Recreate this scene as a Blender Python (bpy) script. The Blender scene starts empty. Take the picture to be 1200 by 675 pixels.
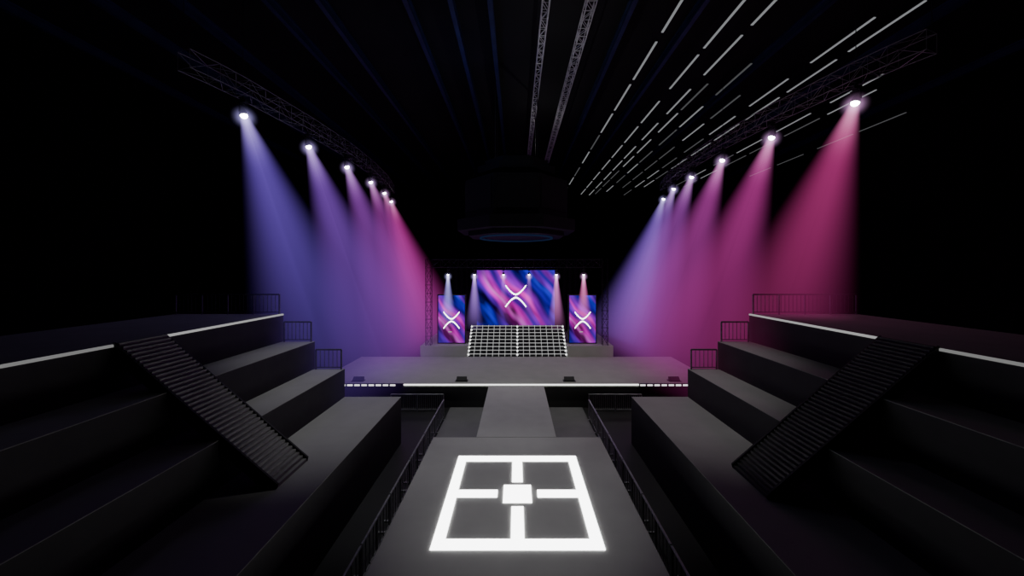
import bpy, bmesh, math, random
from mathutils import Vector, Matrix
random.seed(4)
F=420.0; HX=605.0; HY=318.0; CZ=9.6
def P(px,py,d): return Vector(((px-HX)/F*d, d, CZ+(HY-py)/F*d))
COL=bpy.context.scene.collection

# ---------------------------------------------------------------- materials
def mat_basic(name,col,rough=0.6,metal=0.0,var=0.25,scale=3.0,bump=0.0):
    m=bpy.data.materials.new(name); m.use_nodes=True
    nt=m.node_tree; b=nt.nodes['Principled BSDF']
    b.inputs['Roughness'].default_value=rough; b.inputs['Metallic'].default_value=metal
    tc=nt.nodes.new('ShaderNodeTexCoord'); n=nt.nodes.new('ShaderNodeTexNoise')
    n.inputs['Scale'].default_value=scale; n.inputs['Detail'].default_value=5
    nt.links.new(tc.outputs['Object'],n.inputs['Vector'])
    r=nt.nodes.new('ShaderNodeValToRGB')
    r.color_ramp.elements[0].position=0.3; r.color_ramp.elements[1].position=0.7
    r.color_ramp.elements[0].color=tuple(c*(1-var) for c in col)+(1,)
    r.color_ramp.elements[1].color=tuple(min(1,c*(1+var)) for c in col)+(1,)
    nt.links.new(n.outputs['Fac'],r.inputs['Fac']); nt.links.new(r.outputs['Color'],b.inputs['Base Color'])
    return m
def mat_emit(name,col,s):
    m=bpy.data.materials.new(name); m.use_nodes=True
    nt=m.node_tree; nt.nodes.clear()
    o=nt.nodes.new('ShaderNodeOutputMaterial'); e=nt.nodes.new('ShaderNodeEmission')
    e.inputs['Color'].default_value=tuple(col)+(1,); e.inputs['Strength'].default_value=s
    nt.links.new(e.outputs[0],o.inputs['Surface']); return m
def mathn(nt,op,a,b=None,clamp=False):
    n=nt.nodes.new('ShaderNodeMath'); n.operation=op; n.use_clamp=clamp
    for i,v in enumerate((a,b)):
        if v is None: continue
        if isinstance(v,(int,float)): n.inputs[i].default_value=v
        else: nt.links.new(v,n.inputs[i])
    return n.outputs[0]
def mat_beam(name,col,S,L,k,r0,power,hot):
    m=bpy.data.materials.new(name); m.use_nodes=True
    nt=m.node_tree; nt.nodes.clear()
    o=nt.nodes.new('ShaderNodeOutputMaterial'); e=nt.nodes.new('ShaderNodeEmission')
    tc=nt.nodes.new('ShaderNodeTexCoord'); sx=nt.nodes.new('ShaderNodeSeparateXYZ')
    nt.links.new(tc.outputs['Object'],sx.inputs[0])
    t=mathn(nt,'MULTIPLY',sx.outputs[2],-1.0)
    x2=mathn(nt,'MULTIPLY',sx.outputs[0],sx.outputs[0]); y2=mathn(nt,'MULTIPLY',sx.outputs[1],sx.outputs[1])
    r2=mathn(nt,'ADD',x2,y2)
    R=mathn(nt,'ADD',mathn(nt,'MULTIPLY',t,k),r0)
    q=mathn(nt,'DIVIDE',r2,mathn(nt,'MULTIPLY',R,R))
    rad=mathn(nt,'POWER',mathn(nt,'SUBTRACT',1.0,q,True),1.5)
    f=mathn(nt,'POWER',mathn(nt,'SUBTRACT',1.0,mathn(nt,'DIVIDE',t,L),True),power)
    ang=mathn(nt,'ARCTAN2',sx.outputs[1],sx.outputs[0])
    n=nt.nodes.new('ShaderNodeTexNoise'); n.noise_dimensions='1D'; n.inputs['Scale'].default_value=3.0
    nt.links.new(ang,n.inputs['W'])
    st=mathn(nt,'ADD',mathn(nt,'MULTIPLY',n.outputs['Fac'],.8),0.6)
    v=mathn(nt,'DIVIDE',mathn(nt,'MULTIPLY',mathn(nt,'MULTIPLY',rad,f),st),R)
    v=mathn(nt,'MULTIPLY',v,S)
    h=mathn(nt,'POWER',mathn(nt,'SUBTRACT',1.0,mathn(nt,'DIVIDE',t,hot),True),2.0)
    mix=nt.nodes.new('ShaderNodeMix'); mix.data_type='RGBA'
    nt.links.new(h,mix.inputs['Factor'])
    mix.inputs['A'].default_value=tuple(col)+(1,)
    mix.inputs['B'].default_value=(min(1,col[0]+.35),min(1,col[1]+.35),min(1,col[2]+.35),1)
    nt.links.new(mix.outputs['Result'],e.inputs['Color'])
    v=mathn(nt,'MULTIPLY',v,mathn(nt,'ADD',mathn(nt,'MULTIPLY',h,2.0),1.0))
    nt.links.new(v,e.inputs['Strength']); nt.links.new(e.outputs[0],o.inputs['Volume'])
    try: m.cycles.volume_step_rate=0.4
    except Exception: pass
    return m
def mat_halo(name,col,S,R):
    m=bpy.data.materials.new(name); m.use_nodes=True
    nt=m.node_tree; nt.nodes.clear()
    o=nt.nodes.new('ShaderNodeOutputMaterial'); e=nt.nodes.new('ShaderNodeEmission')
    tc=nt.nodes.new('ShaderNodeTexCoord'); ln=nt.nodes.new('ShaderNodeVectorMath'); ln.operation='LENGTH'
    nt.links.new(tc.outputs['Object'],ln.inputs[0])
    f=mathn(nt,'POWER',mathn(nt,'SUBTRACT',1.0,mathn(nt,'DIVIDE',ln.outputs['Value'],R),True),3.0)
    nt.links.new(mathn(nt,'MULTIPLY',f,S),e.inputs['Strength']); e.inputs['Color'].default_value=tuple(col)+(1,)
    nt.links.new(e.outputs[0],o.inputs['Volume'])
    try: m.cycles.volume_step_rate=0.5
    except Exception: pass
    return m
def mat_screen(name,width,off,rx,rz):
    m=bpy.data.materials.new(name); m.use_nodes=True
    nt=m.node_tree; nt.nodes.clear()
    o=nt.nodes.new('ShaderNodeOutputMaterial'); e=nt.nodes.new('ShaderNodeEmission')
    tc=nt.nodes.new('ShaderNodeTexCoord'); sx=nt.nodes.new('ShaderNodeSeparateXYZ')
    nt.links.new(tc.outputs['Object'],sx.inputs[0])
    X,Z=sx.outputs[0],sx.outputs[2]
    u=mathn(nt,'ADD',mathn(nt,'MULTIPLY',X,.80/width),mathn(nt,'MULTIPLY',Z,.60/width))
    a=mathn(nt,'ADD',mathn(nt,'MULTIPLY',X,.60/width),mathn(nt,'MULTIPLY',Z,-.80/width))
    cv=nt.nodes.new('ShaderNodeCombineXYZ')
    nt.links.new(mathn(nt,'MULTIPLY',u,2.4),cv.inputs[0]); nt.links.new(mathn(nt,'MULTIPLY',a,1.6),cv.inputs[1])
    n=nt.nodes.new('ShaderNodeTexNoise'); n.inputs['Scale'].default_value=1.0; n.inputs['Detail'].default_value=1.0
    nt.links.new(cv.outputs[0],n.inputs['Vector'])
    uu=mathn(nt,'ADD',mathn(nt,'ADD',u,off),mathn(nt,'MULTIPLY',mathn(nt,'SUBTRACT',n.outputs['Fac'],.5),.26),True)
    r=nt.nodes.new('ShaderNodeValToRGB'); cr=r.color_ramp; cr.interpolation='EASE'
    stops=[(0.0,(.0,.005,.25)),(0.09,(.0,.02,.90)),(0.15,(.01,.0,.10)),(0.22,(.12,.0,.50)),(0.29,(.80,.0,.60)),(0.325,(1.0,.16,.85)),(0.36,(.80,.0,.60)),(0.43,(.06,.0,.28)),(0.49,(.30,.0,.70)),(0.53,(.95,.02,.65)),(0.58,(.25,.0,.45)),(0.65,(.008,.0,.10)),(0.72,(.01,.0,.40)),(0.78,(.01,.04,.95)),(0.82,(.28,.0,.75)),(0.88,(.01,.0,.10)),(0.94,(.5,.0,.45)),(1.0,(.01,.0,.08))]
    cr.elements[0].position=stops[0][0]; cr.elements[0].color=stops[0][1]+(1,)
    cr.elements[1].position=stops[-1][0]; cr.elements[1].color=stops[-1][1]+(1,)
    for p,c in stops[1:-1]:
        el=cr.elements.new(p); el.color=c+(1,)
    nt.links.new(uu,r.inputs['Fac'])
    # artwork: blue-violet toward the borders
    xx=mathn(nt,'DIVIDE',X,rx); zz=mathn(nt,'DIVIDE',Z,rz)
    d2=mathn(nt,'ADD',mathn(nt,'MULTIPLY',xx,xx),mathn(nt,'MULTIPLY',zz,zz))
    fac=mathn(nt,'MULTIPLY',d2,.42,True)
    mix=nt.nodes.new('ShaderNodeMix'); mix.data_type='RGBA'
    nt.links.new(fac,mix.inputs['Factor']); nt.links.new(r.outputs['Color'],mix.inputs['A']); mix.inputs['B'].default_value=(.03,.01,.42,1)
    cv2=nt.nodes.new('ShaderNodeCombineXYZ')
    nt.links.new(mathn(nt,'MULTIPLY',u,10.0),cv2.inputs[0]); nt.links.new(mathn(nt,'MULTIPLY',a,2.6),cv2.inputs[1]); cv2.inputs[2].default_value=5.5
    n2=nt.nodes.new('ShaderNodeTexNoise'); n2.inputs['Scale'].default_value=1.0; n2.inputs['Detail'].default_value=1.0
    nt.links.new(cv2.outputs[0],n2.inputs['Vector'])
    s_=mathn(nt,'ADD',mathn(nt,'MULTIPLY',mathn(nt,'SUBTRACT',n2.outputs['Fac'],.34,True),4.2),.12)
    nt.links.new(mix.outputs['Result'],e.inputs['Color']); nt.links.new(s_,e.inputs['Strength'])
    nt.links.new(e.outputs[0],o.inputs['Surface']); return m

M_DECK=mat_basic('deck_grey',(.36,.36,.35),.8,0,.04,1.2)
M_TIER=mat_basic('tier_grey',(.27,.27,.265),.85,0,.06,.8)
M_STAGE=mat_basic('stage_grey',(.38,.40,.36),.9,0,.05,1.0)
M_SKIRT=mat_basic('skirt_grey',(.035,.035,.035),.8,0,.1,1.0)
M_LITFLOOR=mat_basic('lit_floor_grey',(.13,.13,.13),.6,0,.1,1.0)
M_BLACK=mat_basic('black_paint_and_shade',(.010,.010,.011),.7,0,.3,2)
M_FLOOR=mat_basic('black_floor',(.010,.010,.011),.6,0,.3,.5)
M_WALL=mat_basic('black_wall',(.005,.005,.006),.95,0,.4,.3)
M_TRUSS=mat_basic('truss_metal',(.24,.24,.26),.5,.3,.15,4)
M_ROOFT=mat_basic('roof_truss_metal',(.65,.65,.67),.5,.2,.1,4)
M_RAIL=mat_basic('rail_metal',(.09,.09,.10),.45,.3,.2,4)
M_BARR=mat_basic('barrier_metal',(.28,.28,.30),.45,.3,.2,4)
M_DARKM=mat_basic('dark_metal',(.03,.03,.034),.45,.4,.2,4)
M_NAVY=mat_basic('navy_steel',(.02,.03,.10),.6,.2,.2,1)
M_BOARD=mat_basic('scoreboard_shell',(.004,.004,.007),.8,.0,.2,1)
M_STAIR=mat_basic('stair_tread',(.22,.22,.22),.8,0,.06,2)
M_STAIR_SHADED=mat_basic('stair_tread_shaded',(.06,.06,.06),.8,0,.06,2)  # shade on the right stairs put into a darker copy of the tread colour
M_LED=mat_emit('led_white',(1,1,1),8.0)
M_LEDS=mat_emit('led_stage',(1,1,.98),2.6)
M_LEDD=mat_emit('led_segment',(1,1,.98),1.3)
M_EDGE=mat_emit('edge_light',(1,1,1),0.40)
M_EDGE2=mat_emit('edge_light_dim',(1,1,1),0.20)
M_TUBE=mat_emit('tube_light',(.92,.95,1),0.26)
M_TUBE2=mat_emit('tube_light_dim',(.92,.95,1),0.08)
M_STEP=mat_emit('step_led',(1,1,1),0.7)
M_STEPB=mat_emit('step_led_bright',(1,1,1),2.6)
M_LOGO=mat_emit('logo_white',(1,1,1),6.0)
M_CAP=mat_emit('caption_white',(1,1,1),0.6)
M_LENS=mat_emit('lens_white',(.95,.93,1),18.0)
M_BLUE=mat_emit('blue_glow',(.03,.06,.18),0.20)

# ---------------------------------------------------------------- mesh builder
class B:
    def __init__(s): s.v=[]; s.f=[]
    def box(s,a,b):
        i=len(s.v); x0,y0,z0=a; x1,y1,z1=b
        s.v+=[(x0,y0,z0),(x1,y0,z0),(x1,y1,z0),(x0,y1,z0),(x0,y0,z1),(x1,y0,z1),(x1,y1,z1),(x0,y1,z1)]
        s.f+=[tuple(i+k for k in q) for q in ((0,3,2,1),(4,5,6,7),(0,1,5,4),(1,2,6,5),(2,3,7,6),(3,0,4,7))]; return s
    def cyl(s,p,q,r,n=8,r2=None,caps=True):
        p=Vector(p); q=Vector(q); r2=r if r2 is None else r2
        d=(q-p).normalized(); u=d.orthogonal().normalized(); w=d.cross(u)
        i=len(s.v)
        for c,rr in ((p,r),(q,r2)):
            for k in range(n):
                a=2*math.pi*(k+.5)/n; s.v.append(tuple(c+u*math.cos(a)*rr+w*math.sin(a)*rr))
        for k in range(n): s.f.append((i+k,i+(k+1)%n,i+n+(k+1)%n,i+n+k))
        if caps: s.f.append(tuple(i+k for k in reversed(range(n)))); s.f.append(tuple(i+n+k for k in range(n)))
        return s
    def prism(s,poly,axis,a,b):
        i=len(s.v); n=len(poly)
        for c in (a,b):
            for (p,q) in poly:
                s.v.append({'x':(c,p,q),'y':(p,c,q),'z':(p,q,c)}[axis])
        for k in range(n): s.f.append((i+k,i+(k+1)%n,i+n+(k+1)%n,i+n+k))
        s.f.append(tuple(i+k for k in reversed(range(n)))); s.f.append(tuple(i+n+k for k in range(n)))
        return s
    def mesh(s,name,mat):
        me=bpy.data.meshes.new(name); me.from_pydata(s.v,[],s.f); me.update()
        bm=bmesh.new(); bm.from_mesh(me); bmesh.ops.recalc_face_normals(bm,faces=bm.faces); bm.to_mesh(me); bm.free()
        me.materials.append(mat); return me
def obj(name,me,loc=(0,0,0),parent=None,bevel=0):
    o=bpy.data.objects.new(name,me); o.location=loc; COL.objects.link(o)
    if parent: o.parent=parent
    if bevel:
        md=o.modifiers.new('bevel','BEVEL'); md.width=bevel; md.segments=2; md.limit_method='ANGLE'
    return o
def thing(name,label,cat,loc=(0,0,0),rot=(0,0,0),group=None):
    o=bpy.data.objects.new(name,None); o.empty_display_size=.3; o.location=loc; o.rotation_euler=rot; COL.objects.link(o)
    o['label']=label; o['category']=cat
    if group: o['group']=group
    return o
def tag(o,label,cat,group=None):
    o['label']=label; o['category']=cat
    if group: o['group']=group
def copy_thing(t,loc,rot=None):
    n=t.copy(); n.location=loc
    if rot is not None: n.rotation_euler=rot
    COL.objects.link(n)
    for c in t.children:
        cc=c.copy(); COL.objects.link(cc); cc.parent=n
    return n

# ---------------------------------------------------------------- shell
def struct(name,a,b,mat):
    o=obj(name,B().box(a,b).mesh(name,mat)); o['kind']='structure'; return o
CEIL=26.6
struct('floor',(-42,-14,-.3),(42,82,0),M_FLOOR)
struct('ceiling',(-42,-14,CEIL),(42,82,26.9),M_WALL)
struct('wall_left',(-42.3,-14,0),(-42,82,26.6),M_WALL)
struct('wall_right',(42,-14,0),(42.3,82,26.6),M_WALL)
struct('wall_back',(-42,82,0),(42,82.3,26.6),M_WALL)
struct('wall_front',(-42,-14.3,0),(42,-14,26.6),M_WALL)

# ---------------------------------------------------------------- runway
DZ=1.6
rw=thing('runway','grey catwalk platform with narrow bridge to the stage','runway',(0,4,0))
obj('wide_platform',B().box((-4.0,0,0),(4.05,13.3,DZ)).mesh('wide_platform',M_DECK),parent=rw,bevel=.03)
obj('bridge',B().box((-1.93,13.32,0),(1.93,21.1,DZ)).mesh('bridge',M_DECK),parent=rw,bevel=.02)

fp=thing('floor_light_panel','glowing white square light pattern set on the grey catwalk','light panel',(0.04,12.88,DZ))
t=.40; h=2.52; hd=2.6; zt=.03
def ledge(nm,a,b): return obj(nm,B().box(a,b).mesh(nm,M_LED),parent=fp)
ledge('border_light',(-h,-hd,0.002),(h,-hd+t,zt)); ledge('border_light',(-h,hd-t,0.002),(h,hd,zt))
ledge('border_light',(-h,-hd+t,0.002),(-h+t*.9,hd-t,zt)); ledge('border_light',(h-t*.9,-hd+t,0.002),(h,hd-t,zt))
ledge('center_light',(-.5,-.5,0.002),(.5,.5,zt))
ledge('cross_light',(-.2,.72,.002),(.2,hd-t,zt)); ledge('cross_light',(-.2,-hd+t,.002),(.2,-.72,zt))
ledge('cross_light',(-h+t*.9,-.2,.002),(-.72,.2,zt)); ledge('cross_light',(.72,-.2,.002),(h-t*.9,.2,zt))

for s in (-1,1):
    a,b=sorted((s*1.96,s*4.6))
    o=obj('lit_floor_slab',B().box((a,17.4,0),(b,25.0,.12)).mesh('lit_floor_slab',M_LITFLOOR),bevel=.01)  # light on the floor put in as a paler slab over the black floor
    tag(o,'lit floor beside the narrow bridge, drawn as a low grey slab','lit floor')

# ---------------------------------------------------------------- stage
st=thing('stage','wide grey stage deck with white light line along its front','stage',(0,25.2,0))
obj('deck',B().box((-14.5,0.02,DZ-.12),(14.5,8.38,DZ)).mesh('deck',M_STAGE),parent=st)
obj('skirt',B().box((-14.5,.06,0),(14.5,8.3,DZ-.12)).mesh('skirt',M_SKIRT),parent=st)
obj('light_line',B().box((-7.9,-.06,DZ+.0),(8.6,.02,DZ+.07)).mesh('light_line',M_LEDS),parent=st)
for s in (-1,1):
    x0,x1=(-13.9,-7.95) if s<0 else (8.65,13.9)
    obj('light_housing',B().box((x0,-.05,DZ-.16),(x1,.02,DZ+.13)).mesh('light_housing',M_DARKM),parent=st)
    x=x0+.05
    while x<x1-.5:
        obj('light_segment',B().box((x,-.085,DZ-.04),(x+.36,-.05,DZ+.07)).mesh('light_segment',M_LEDD),parent=st); x+=.50
rs=thing('stage_riser','raised grey rear platform carrying the screens','platform',(0,33.6,0))
obj('riser_deck',B().box((-9.0,0,0),(-4.60,9.3,2.62)).mesh('riser_deck',M_STAGE),parent=rs,bevel=.02)
obj('riser_deck',B().box((4.80,0,0),(9.1,9.3,2.62)).mesh('riser_deck',M_STAGE),parent=rs,bevel=.02)
obj('rear_deck',B().box((-4.58,3.1,0),(4.78,9.3,2.62)).mesh('rear_deck',M_DARKM),parent=rs)
ls=thing('light_staircase','wide staircase covered in a grid of white light lines','staircase',(0.1,33.62,0))
N=9; HH=2.5; DD=2.95; W=4.66
g=B(); poly=[(0,0),(0,DZ)]
for i in range(N):
    z0=DZ+HH*i/N; z1=DZ+HH*(i+1)/N; y0=DD*i/N; y1=DD*(i+1)/N
    poly+=[(y0,z1),(y1,z1)] if i else [(0,z1),(y1,z1)]
    g.box((-W,y0-.03,z1-.035),(W,y0,z1))
    for c in range(17):
        big=c in (0,8,16); xx=-W+2*W*c/16.0; w=.03 if big else .016
        xx=max(-W+w,min(W-w,xx))
        g.box((xx-w,y0-.03,z0+.03),(xx+w,y0-.001,z1))
        g.box((xx-w,y0+.03,z1+.001),(xx+w,y1-.05,z1+.02))
        if big:
            xd=max(-W+.08,min(W-.08,xx))
            obj('light_dot',B().box((xd-.08,y0-.06,z1-.13),(xd+.08,y0-.031,z1-.02)).mesh('light_dot',M_STEPB),parent=ls)
poly+=[(DD,0)]
poly=[p for i,p in enumerate(poly) if i==0 or p!=poly[i-1]]
obj('flight',B().prism(poly,'x',-W,W).mesh('flight',M_DARKM),parent=ls)
obj('light_grid',g.mesh('light_grid',M_STEP),parent=ls)

# ---------------------------------------------------------------- screens
def logo_mesh(w,h,th):
    pts=[]; n=24
    for i in range(n+1):
        u=-1+2*i/n; a=abs(u)
        z=h*(.14+.86*(a**1.55))
        pts.append((w*(abs(u)**.95)*(1 if u>0 else -1),z))
    b=B()
    for sgn in (1,-1):
        i0=len(b.v); m=len(pts)
        for k,(x,z) in enumerate(pts):
            xa,za=pts[max(0,k-1)]; xb,zb=pts[min(m-1,k+1)]
            tx,tz=xb-xa,zb-za; l=math.hypot(tx,tz) or 1; nx,nz=-tz/l,tx/l
            tt=th*(.75+.5*(1-abs(2*k/(m-1)-1)))
            b.v.append((x+nx*tt,-.03,sgn*(z+nz*tt))); b.v.append((x-nx*tt,-.03,sgn*(z-nz*tt)))
        for k in range(m-1):
            b.f.append((i0+2*k,i0+2*k+1,i0+2*k+3,i0+2*k+2))
    return b
def screen(label,cx,cy,zb,w,h,mat,lw,lh,th,lz,legs):
    s=thing('video_screen',label,'screen',(cx,cy,zb))
    z0=legs
    fr=B()
    fr.box((-w/2-.1,0,z0-.1),(w/2+.1,.25,z0)); fr.box((-w/2-.1,0,z0+h),(w/2+.1,.25,z0+h+.1))
    fr.box((-w/2-.1,0,z0),(-w/2,.25,z0+h)); fr.box((w/2,0,z0),(w/2+.1,.25,z0+h)); fr.box((-w/2,.12,z0),(w/2,.25,z0+h))
    if legs>.15:
        for xx in (-w*.4,w*.4): fr.box((xx-.08,.05,0),(xx+.08,.2,z0-.1))
    obj('frame',fr.mesh('frame',M_BLACK),parent=s)
    pm=B().box((-w/2,-.0,-h/2),(w/2,.11,h/2)).mesh('display_panel',mat)
    obj('display_panel',pm,(0,0,z0+h/2),parent=s)
    obj('emblem',logo_mesh(lw,lh,th).mesh('emblem',M_LOGO),(0,0,z0+h/2+lz),parent=s)
    return s
MS1=mat_screen('screen_art_wide',9.0,.45,4.15,3.1)
MS2=mat_screen('screen_art_tall',6.0,.47,1.6,2.3)
screen('large wide screen with purple and blue streaks, white X emblem',-.05,38.2,2.62,8.3,6.2,MS1,1.1,1.15,.065,.35,.9)
for cx in (-6.25,6.4):
    s=screen('tall screen with purple streaks and white X emblem',cx,34.6,2.62,2.55,4.55,MS2,.76,.80,.05,-.1,.1)
    tx=B().box((-.30,-.03,1.12),(.02,-.01,1.17))
    obj('caption_mark',tx.mesh('caption_mark',M_CAP),parent=s)

cb=B(); n=120; xs=[-8.1+16.3*i/n for i in range(n+1)]
pl=[(x,42.0+.12*math.sin(i*1.3)) for i,x in enumerate(xs)]
cb.prism(pl+[(x,y+.06) for x,y in reversed(pl)],'z',2.62,10.2)
o=obj('backdrop_curtain',cb.mesh('backdrop_curtain',M_WALL)); tag(o,'black pleated stage curtain behind the screens','curtain')

def monitor(px,d=26.2):
    m=thing('stage_monitor','small black wedge floor speaker on the stage edge','speaker',((px-HX)/F*d,d,DZ),group='wedge speakers on the stage')
    m.scale=(.72,.72,.72)
    obj('cabinet',B().prism([(-.25,.03),(-.3,.12),(.05,.42),(.28,.36),(.28,.03)],'x',-.5,.5).mesh('cabinet',M_BLACK),parent=m,bevel=.02)
    obj('grille',B().prism([(-.31,.14),(.03,.43),(.045,.42),(-.295,.125)],'x',-.45,.45).mesh('grille',M_BLACK),parent=m)
    obj('base_plate',B().box((-.62,-.34,0),(.62,.34,.03)).mesh('base_plate',M_BLACK),parent=m)
for px in (420,541,667,790): monitor(px)

# ---------------------------------------------------------------- truss helper
def truss(b,pts,w,step,r,up=Vector((0,0,1))):
    segs=[]
    for a,c in zip(pts[:-1],pts[1:]):
        a=Vector(a); c=Vector(c); L=(c-a).length; n=max(1,round(L/step))
        for i in range(n): segs.append(a+(c-a)*i/n)
    segs.append(Vector(pts[-1]))
    prev=None
    for i,p in enumerate(segs):
        d=(segs[min(i+1,len(segs)-1)]-segs[max(i-1,0)]).normalized()
        s=d.cross(up); s.normalize(); u=s.cross(d)
        cs=[p+s*w/2+u*w/2,p-s*w/2+u*w/2,p-s*w/2-u*w/2,p+s*w/2-u*w/2]
        for k in range(4): b.cyl(cs[k],cs[(k+1)%4],r*.6,4)
        if prev:
            for k in range(4):
                b.cyl(prev[k],cs[k],r,5)
                if i%2: b.cyl(prev[k],cs[(k+1)%4],r*.6,4)
                else: b.cyl(prev[(k+1)%4],cs[k],r*.6,4)
        prev=cs
    return b

# ---------------------------------------------------------------- moving head spotlights
LAMPH=9.45
Lp=[(285,133),(361,170),(406,194),(434,212),(450,225),(458,235)]
Rp=[(1003,118),(905,159),(847,186),(811,206),(790,220),(778,232)]
cL=[(.25,.13,.82),(.33,.11,.76),(.43,.09,.67),(.53,.07,.56),(.64,.05,.45),(.70,.04,.38)]
cR=[(.78,.06,.34),(.72,.06,.42),(.64,.07,.50),(.50,.09,.60),(.38,.12,.70),(.29,.15,.80)]
SL=[.44,.40,.36,.30,.26,.25]; SR=[.40,.40,.38,.36,.36,.36]; PW=[.85,.6,.5,.45,.45,.45]
def cone_mesh(name,mat,L,k,r0,n=28):
    return B().cyl((0,0,-.02),(0,0,-L),r0,n,r0+k*L).mesh(name,mat)
def sphere_mesh(name,mat,R):
    bm=bmesh.new(); bmesh.ops.create_icosphere(bm,subdivisions=3,radius=R); me=bpy.data.meshes.new(name); bm.to_mesh(me); bm.free(); me.materials.append(mat); return me
def spotlight(pos,tilt,col,L,k,S,power,sc,label,group,en,hot=3.0,halo=0):
    e=thing('spotlight',label,'spotlight',pos,group=group)
    b=B().box((-.22*sc,-.16*sc,.62*sc),(.22*sc,.16*sc,.80*sc)).cyl((0,0,.80*sc),(0,0,1.0*sc),.05*sc,8)
    obj('base',b.mesh('base',M_DARKM),parent=e,bevel=.015)
    b=B().box((-.05*sc,-.30*sc,.54*sc),(.05*sc,.30*sc,.62*sc)).box((-.05*sc,-.30*sc,.0),(.05*sc,-.25*sc,.58*sc)).box((-.05*sc,.25*sc,.0),(.05*sc,.30*sc,.58*sc))
    obj('yoke',b.mesh('yoke',M_DARKM),parent=e)
    hm=B().cyl((0,0,.32*sc),(0,0,.18*sc),.13*sc,16,.2*sc).cyl((0,0,.18*sc),(0,0,-.12*sc),.2*sc,16,.24*sc)
    hd=obj('lamp_head',hm.mesh('lamp_head',M_DARKM),parent=e); hd.rotation_euler=(0,tilt,0)
    lb=B(); m=6
    for i in range(m):
        a0=math.pi/2*i/m; a1=math.pi/2*(i+1)/m
        lb.cyl((0,0,-.12*sc-.20*sc*math.sin(a0)),(0,0,-.12*sc-.20*sc*math.sin(a1)),.20*sc*math.cos(a0)+.001,16,.20*sc*math.cos(a1)+.001,caps=(i==0))
    le=obj('lens',lb.mesh('lens',M_LENS),parent=e); le.rotation_euler=(0,tilt,0)
    bm=obj('light_beam',cone_mesh('light_beam',mat_beam('beam',col,S,L,k,.2*sc,power,hot),L,k,.2*sc),parent=e)  # beam of lit haze drawn as a self-emitting volume cone
    bm.rotation_euler=(0,tilt,0)
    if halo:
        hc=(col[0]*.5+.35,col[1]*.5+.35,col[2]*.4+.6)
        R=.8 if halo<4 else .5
        obj('lamp_glow_volume',sphere_mesh('lamp_glow_volume',mat_halo('lamp_glow_volume',hc,halo,R),R),(math.sin(-tilt)*.25,0,-.25*math.cos(tilt)),parent=e)  # lens glow put in as an emitting volume sphere
    if en:
        l=bpy.data.lights.new('spot','SPOT'); l.energy=en; l.color=[min(1,c*1.2+.1) for c in col]; l.spot_size=math.atan(k)*2.3; l.spot_blend=.7; l.shadow_soft_size=.0
        lo=bpy.data.objects.new('lamp',l); COL.objects.link(lo); lo.parent=e; lo.rotation_euler=(0,tilt,0); lo.location=(math.sin(-tilt)*.45,0,-.45*math.cos(tilt))
    return e
TI=math.radians(19)
for side,pts,cols in ((-1,Lp,cL),(1,Rp,cR)):
    pos=[]
    for i,((px,py),c) in enumerate(zip(pts,cols)):
        d=LAMPH*F/(HY-py); p=P(px,py,d); pos.append(p)
        nm='blue-violet' if c[2]>.65 else ('purple' if c[0]<.6 else 'pink')
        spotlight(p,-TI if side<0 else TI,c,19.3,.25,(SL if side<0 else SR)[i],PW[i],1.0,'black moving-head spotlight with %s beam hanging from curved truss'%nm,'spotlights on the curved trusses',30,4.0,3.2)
    up=[p+Vector((0,0,1.48)) for p in pos]
    d0=up[0]-up[1]; ext=[up[0]+d0*.55+Vector((side*.4,0,0)),up[0]+d0*.3+Vector((side*.15,0,0))]
    o=thing('lighting_truss','curved grey metal lattice truss holding the spotlights','truss',up[0])
    pl=[p-up[0] for p in ext+up]
    obj('lattice',truss(B(),pl,.95,1.0,.024).mesh('lattice',M_TRUSS),parent=o)
    for p in pl[::2]:
        obj('hanging_cable',B().cyl(p+Vector((0,0,.45)),(p.x,p.y,CEIL-.005-up[0].z),.02,5).mesh('hanging_cable',M_DARKM),parent=o)

tz=CZ+.75
s=thing('stage_truss','black metal goalpost truss over the stage screens','truss',(0,34.0,2.62))
zz=tz-2.62
obj('lattice',truss(B(),[(-7.9,0,zz),(8.0,0,zz)],.75,.8,.04).mesh('lattice',M_DARKM),parent=s)
for x in (-8.3,8.4):
    obj('tower',truss(B(),[(x,0,0),(x,0,zz+.4)],.5,.8,.022,Vector((0,1,0))).mesh('tower',M_WALL),parent=s)
for px,c in ((525,(.40,.35,.95)),(556,(.45,.22,.9)),(590,(.6,.2,.8)),(620,(.6,.2,.8)),(652,(.85,.25,.7)),(684,(.95,.2,.55))):
    p=P(px,321,34.0)
    spotlight(p,0,c,5.4,.19,1.1 if px not in(590,620) else .25,1.1,.5,'small black spotlight shining down from the stage truss','spotlights on the stage truss',20,1.5,5.0)

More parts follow.
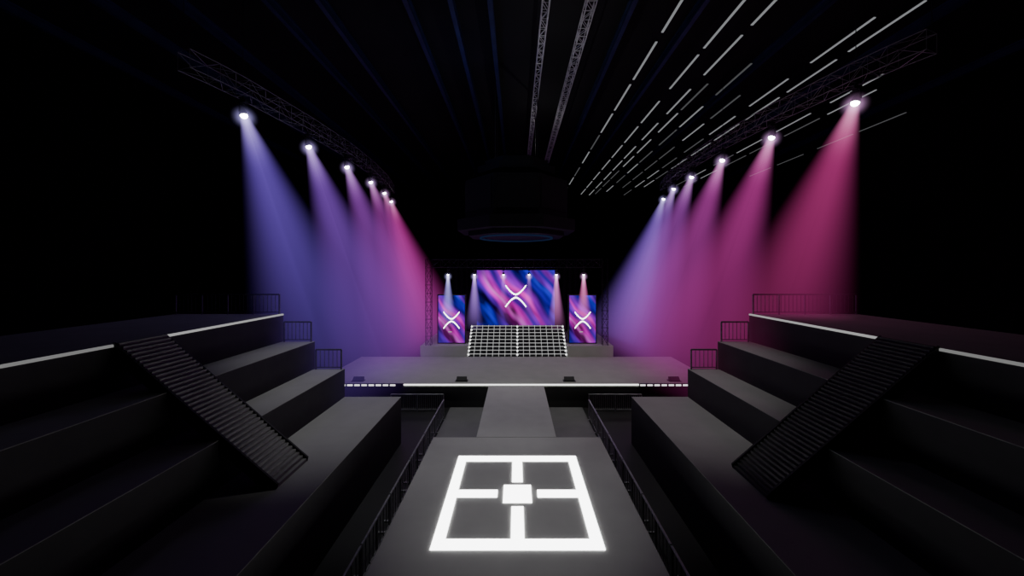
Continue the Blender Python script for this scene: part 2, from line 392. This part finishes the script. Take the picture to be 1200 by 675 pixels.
# ---------------------------------------------------------------- grandstands
TZ=[2.6,4.17,5.70,7.22]; TX=[6.43,9.57,11.24,13.0,19.0]
def grandstand(sg,d0,d1,sm,n):
    g=thing('grandstand','stepped grey grandstand blocks with white light line on top edge','grandstand',(sg*13,11,0))
    def L(x,y,z): return (x-sg*13,y-11,z)
    for i in range(4):
        a,b=sorted((sg*TX[i],sg*TX[i+1]))
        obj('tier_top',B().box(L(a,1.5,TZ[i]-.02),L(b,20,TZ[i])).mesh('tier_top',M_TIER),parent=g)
        obj('tier_body',B().box(L(a,1.5,0),L(b,20,TZ[i]-.02)).mesh('tier_body',M_BLACK),parent=g)  # shade of the tier sides put into the colour: black under grey tops
    for y0,y1,mm in ((2,d0-.02,M_EDGE2),(d1+.02,19.95,M_EDGE)):
        a,b=sorted((sg*(TX[3]-.05),sg*(TX[3]+.06)))
        obj('edge_light',B().box(L(a,y0,TZ[3]-.06),L(b,y1,TZ[3]+.02)).mesh('edge_light',mm),parent=g)
    X0=7.72; W=12.98-X0
    s=thing('access_stairs','grey ribbed metal stairs running down the grandstand','stairs',(sg*X0,(d0+d1)/2,TZ[0]))
    H=TZ[3]-TZ[0]+.06; hw=(d1-d0)/2
    poly=[(0,0)]
    for i in range(n):
        z=H*(i+1)/n; poly+=[(sg*(W*i/n),z),(sg*W*(i+1)/n,z)]
    poly+=[(sg*W,H-.4),(sg*.4,0)]
    obj('flight',B().prism(poly,'y',-hw,hw).mesh('flight',sm),parent=s)
    for y in (-hw,hw):
        y0,y1=(y-.07,y) if y<0 else (y,y+.07)
        q=B(); q.prism([(sg*0,0),(sg*-.03,H/n+.03),(sg*(W),H+.03),(sg*W,H-.45),(sg*.45,0)],'y',y0,y1)
        obj('stringer',q.mesh('stringer',M_BLACK),parent=s)
grandstand(-1,11.6,13.2,M_STAIR,40); grandstand(1,11.05,12.75,M_STAIR_SHADED,44)

def railing(label,x0,x1,y,z,h=1.1,cat='railing',axis='x',name='guard_railing',group=None,dens=.22,mat=None):
    mat=mat or M_RAIL
    L=x1-x0
    t=thing(name,label,cat,(x0,y,z) if axis=='x' else (y,x0,z),(0,0,0) if axis=='x' else (0,0,math.pi/2),group)
    f=B(); n=max(1,round(L/1.6))
    f.cyl((0,0,h),(L,0,h),.045,6); f.cyl((0,0,.12),(L,0,.12),.025,6)
    for i in range(n+1): f.cyl((L*i/n,0,0),(L*i/n,0,h),.045,6)
    obj('rail_frame',f.mesh('rail_frame',mat),parent=t)
    b=B(); m=round(L/dens)
    for i in range(1,m): b.cyl((L*i/m,0,.12),(L*i/m,0,h),.018,4)
    obj('baluster_row',b.mesh('baluster_row',mat),parent=t)
    return t
for sg in (-1,1):
    for i in (1,2,3):
        a,b=sorted((sg*(TX[i]+.12),sg*(TX[i+1]-.15)))
        railing('dark metal guard railing across the end of a grandstand tier',a,b,19.85,TZ[i],1.1)
    for k in range(7):
        y0=6.0+k*2.5
        t=railing('black metal crowd barrier in the gap beside the catwalk',y0,y0+2.42,sg*4.75,0,1.2,'barrier','y',name='crowd_barrier',group='crowd barriers beside the catwalk',dens=.3,mat=M_BARR)
        for xx in (.2,2.1): obj('foot',B().box((xx,-.35,0),(xx+.08,.35,.05)).mesh('foot',M_BARR),parent=t)
    a,b=sorted((sg*8.6,sg*5.0))
    railing('black metal crowd barrier standing before the stage',a,b,24.6,0,1.15,'barrier',name='crowd_barrier',group='crowd barriers before the stage',dens=.14,mat=M_BARR)

# ---------------------------------------------------------------- ceiling
CH=16.0
for r,w in ((.11,.42),(.277,.55)):
    x=r*CH
    o=thing('roof_truss','long grey lattice truss under the dark roof','truss',(x,16,CZ+CH))
    obj('lattice',truss(B(),[(0,0,0),(0,36,0)],w,.8,.034).mesh('lattice',M_ROOFT),parent=o)
    for k in range(5):
        y=2+8*k-(1 if k==4 else 0)
        obj('hanging_cable',B().cyl((0,y,.2),(0,y,.995),.02,5).mesh('hanging_cable',M_DARKM),parent=o)
for r in (-.25,-.42,-.75,-.95,-1.3,-1.6,-2.0,.45,.72,1.2,1.7,2.32,-.1):
    b=B().box((-.15,-22,-.3),(.15,40,-.24)).box((-.03,-22,-.24),(.03,40,.24)).box((-.15,-22,.24),(.15,40,.395))
    o=obj('roof_beam',b.mesh('roof_beam',M_NAVY),(r*CH,38,26.2)); tag(o,'dark navy steel roof beam','beam','steel roof beams')
def strip(hl,tm):
    tl=thing('strip_light','slim suspended white strip light below the dark roof','ceiling light',(0,0,0),group='strip lights under the roof')
    obj('housing',B().box((-.08,-hl,0),(.08,hl,.10)).mesh('housing',M_DARKM),parent=tl)
    obj('tube',B().box((-.075,-hl+.05,-.05),(.075,hl-.05,0)).mesh('tube',tm),parent=tl)
    for y in (-hl*.7,hl*.7): obj('suspension_rod',B().cyl((0,y,.1),(0,y,.995),.012,4).mesh('suspension_rod',M_DARKM),parent=tl)
    return tl
protos=[strip(2.5,M_TUBE),strip(2.5,M_TUBE2)]; used=[False]*2
rnd=random.Random(7)
for r,y0,ny,br in ((.61,21.5,9,.4),(.84,23.2,9,.95),(.955,20.8,9,.9),(1.02,33,7,.2),(1.13,30,7,.5),(1.27,35,6,.3),(1.41,25,8,.85),(1.51,23.6,8,.7),(1.86,31.5,6,.6),(1.98,34,6,.5),(2.45,38.5,4,.0)):
    y=y0
    for k in range(ny):
        if y>76: break
        idx=0 if rnd.random()<br else 1
        c=(r*CH,y,CZ+CH)
        if not used[idx]: protos[idx].location=c; used[idx]=True
        else: copy_thing(protos[idx],c)
        y+=5+rnd.choice([.7,.9,1.3,2.2])

# ---------------------------------------------------------------- hanging scoreboard
def ngon(R,n=8,ph=math.pi/8): return [(R*math.cos(ph+2*math.pi*k/n),R*math.sin(ph+2*math.pi*k/n)) for k in range(n)]
sb=thing('hanging_scoreboard','dark octagonal scoreboard hanging over the stage area','scoreboard',(0,33,12.2))
obj('lower_body',B().prism(ngon(5.5),'z',.9,1.9).mesh('lower_body',M_BOARD),parent=sb,bevel=.05)
obj('lower_ring',B().prism(ngon(4.5),'z',.5,.9).mesh('lower_ring',M_BOARD),parent=sb)
rg=B()
for k in range(32):
    a0=2*math.pi*k/32; a1=2*math.pi*(k+1)/32
    rg.cyl((3.3*math.cos(a0),3.3*math.sin(a0),.43),(3.3*math.cos(a1),3.3*math.sin(a1),.43),.08,6)
obj('ring_light',rg.mesh('ring_light',M_BLUE),parent=sb)
obj('middle_body',B().prism(ngon(4.8),'z',1.9,5.3).mesh('middle_body',M_BOARD),parent=sb,bevel=.05)
for k in range(8):
    a=2*math.pi*k/8; R=4.8*math.cos(math.pi/8)+.03
    p=B().box((-1.65,-.04,2.5),(1.65,.04,5.0)); o=obj('display_face',p.mesh('display_face',M_BOARD),(R*math.cos(a),R*math.sin(a),0),parent=sb); o.rotation_euler=(0,0,a+math.pi/2)
obj('core',B().prism(ngon(3.0),'z',5.3,7.2).mesh('core',M_BOARD),parent=sb)
obj('upper_ring',B().prism(ngon(3.7),'z',6.0,6.6).mesh('upper_ring',M_BOARD),parent=sb)
for k in range(4):
    a=math.pi/4+k*math.pi/2; obj('hanging_cable',B().cyl((2.6*math.cos(a),2.6*math.sin(a),7.2),(2.6*math.cos(a),2.6*math.sin(a),14.39),.04,6).mesh('hanging_cable',M_BOARD),parent=sb)

# ---------------------------------------------------------------- lights
def spot(loc,target,en,size,blend=1.0,col=(1,1,1),rad=.0):
    l=bpy.data.lights.new('unseen_spot','SPOT'); l.energy=en; l.spot_size=math.radians(size); l.spot_blend=blend; l.color=col; l.shadow_soft_size=rad  # unseen spots added to light the decks, no fixtures drawn
    o=bpy.data.objects.new('unseen_spot',l); COL.objects.link(o); o.location=loc
    o.rotation_euler=(Vector(target)-Vector(loc)).to_track_quat('-Z','Y').to_euler()
def point(loc,en,col):
    l=bpy.data.lights.new('fill','POINT'); l.energy=en; l.color=col; l.shadow_soft_size=0
    o=bpy.data.objects.new('fill',l); COL.objects.link(o); o.location=loc
spot((0,13,25),(0,13.0,0),5200,30,rad=.2)
spot((0,18,25),(0,21,0),5400,30,rad=.2)
spot((-5.5,19,25),(-8.2,18.0,2),5400,37,rad=.2)
spot((5.5,19,25),(8.2,18.2,2),4400,35,col=(1,.94,.94),rad=.2)
for s in (-1,1): spot((s*7,24,12.5),(s*4.5,30.5,1.6),1150,100,col=(1,1,.93))  # pair added in mid-air to brighten the stage deck
point((-4,28,22),80,(.2,.3,1))
point((2.5,24,22.5),85,(1,1,1)); point((2.5,36,22.5),95,(1,1,1))
point((-14,24,15),36,(.85,.85,1)); point((15,22,15),36,(.95,.85,.95))

w=bpy.data.worlds.new('world'); bpy.context.scene.world=w; w.use_nodes=True
w.node_tree.nodes['Background'].inputs[0].default_value=(0,0,0,1)
cam=bpy.data.cameras.new('camera'); co=bpy.data.objects.new('camera',cam); COL.objects.link(co)
co.location=(0,0,CZ); co.rotation_euler=(math.radians(90),0,0)
cam.sensor_width=36; cam.lens=36*F/1200; cam.shift_x=-(HX-600)/1200; cam.shift_y=-(337.5-HY)/1200; cam.clip_end=300
bpy.context.scene.camera=co
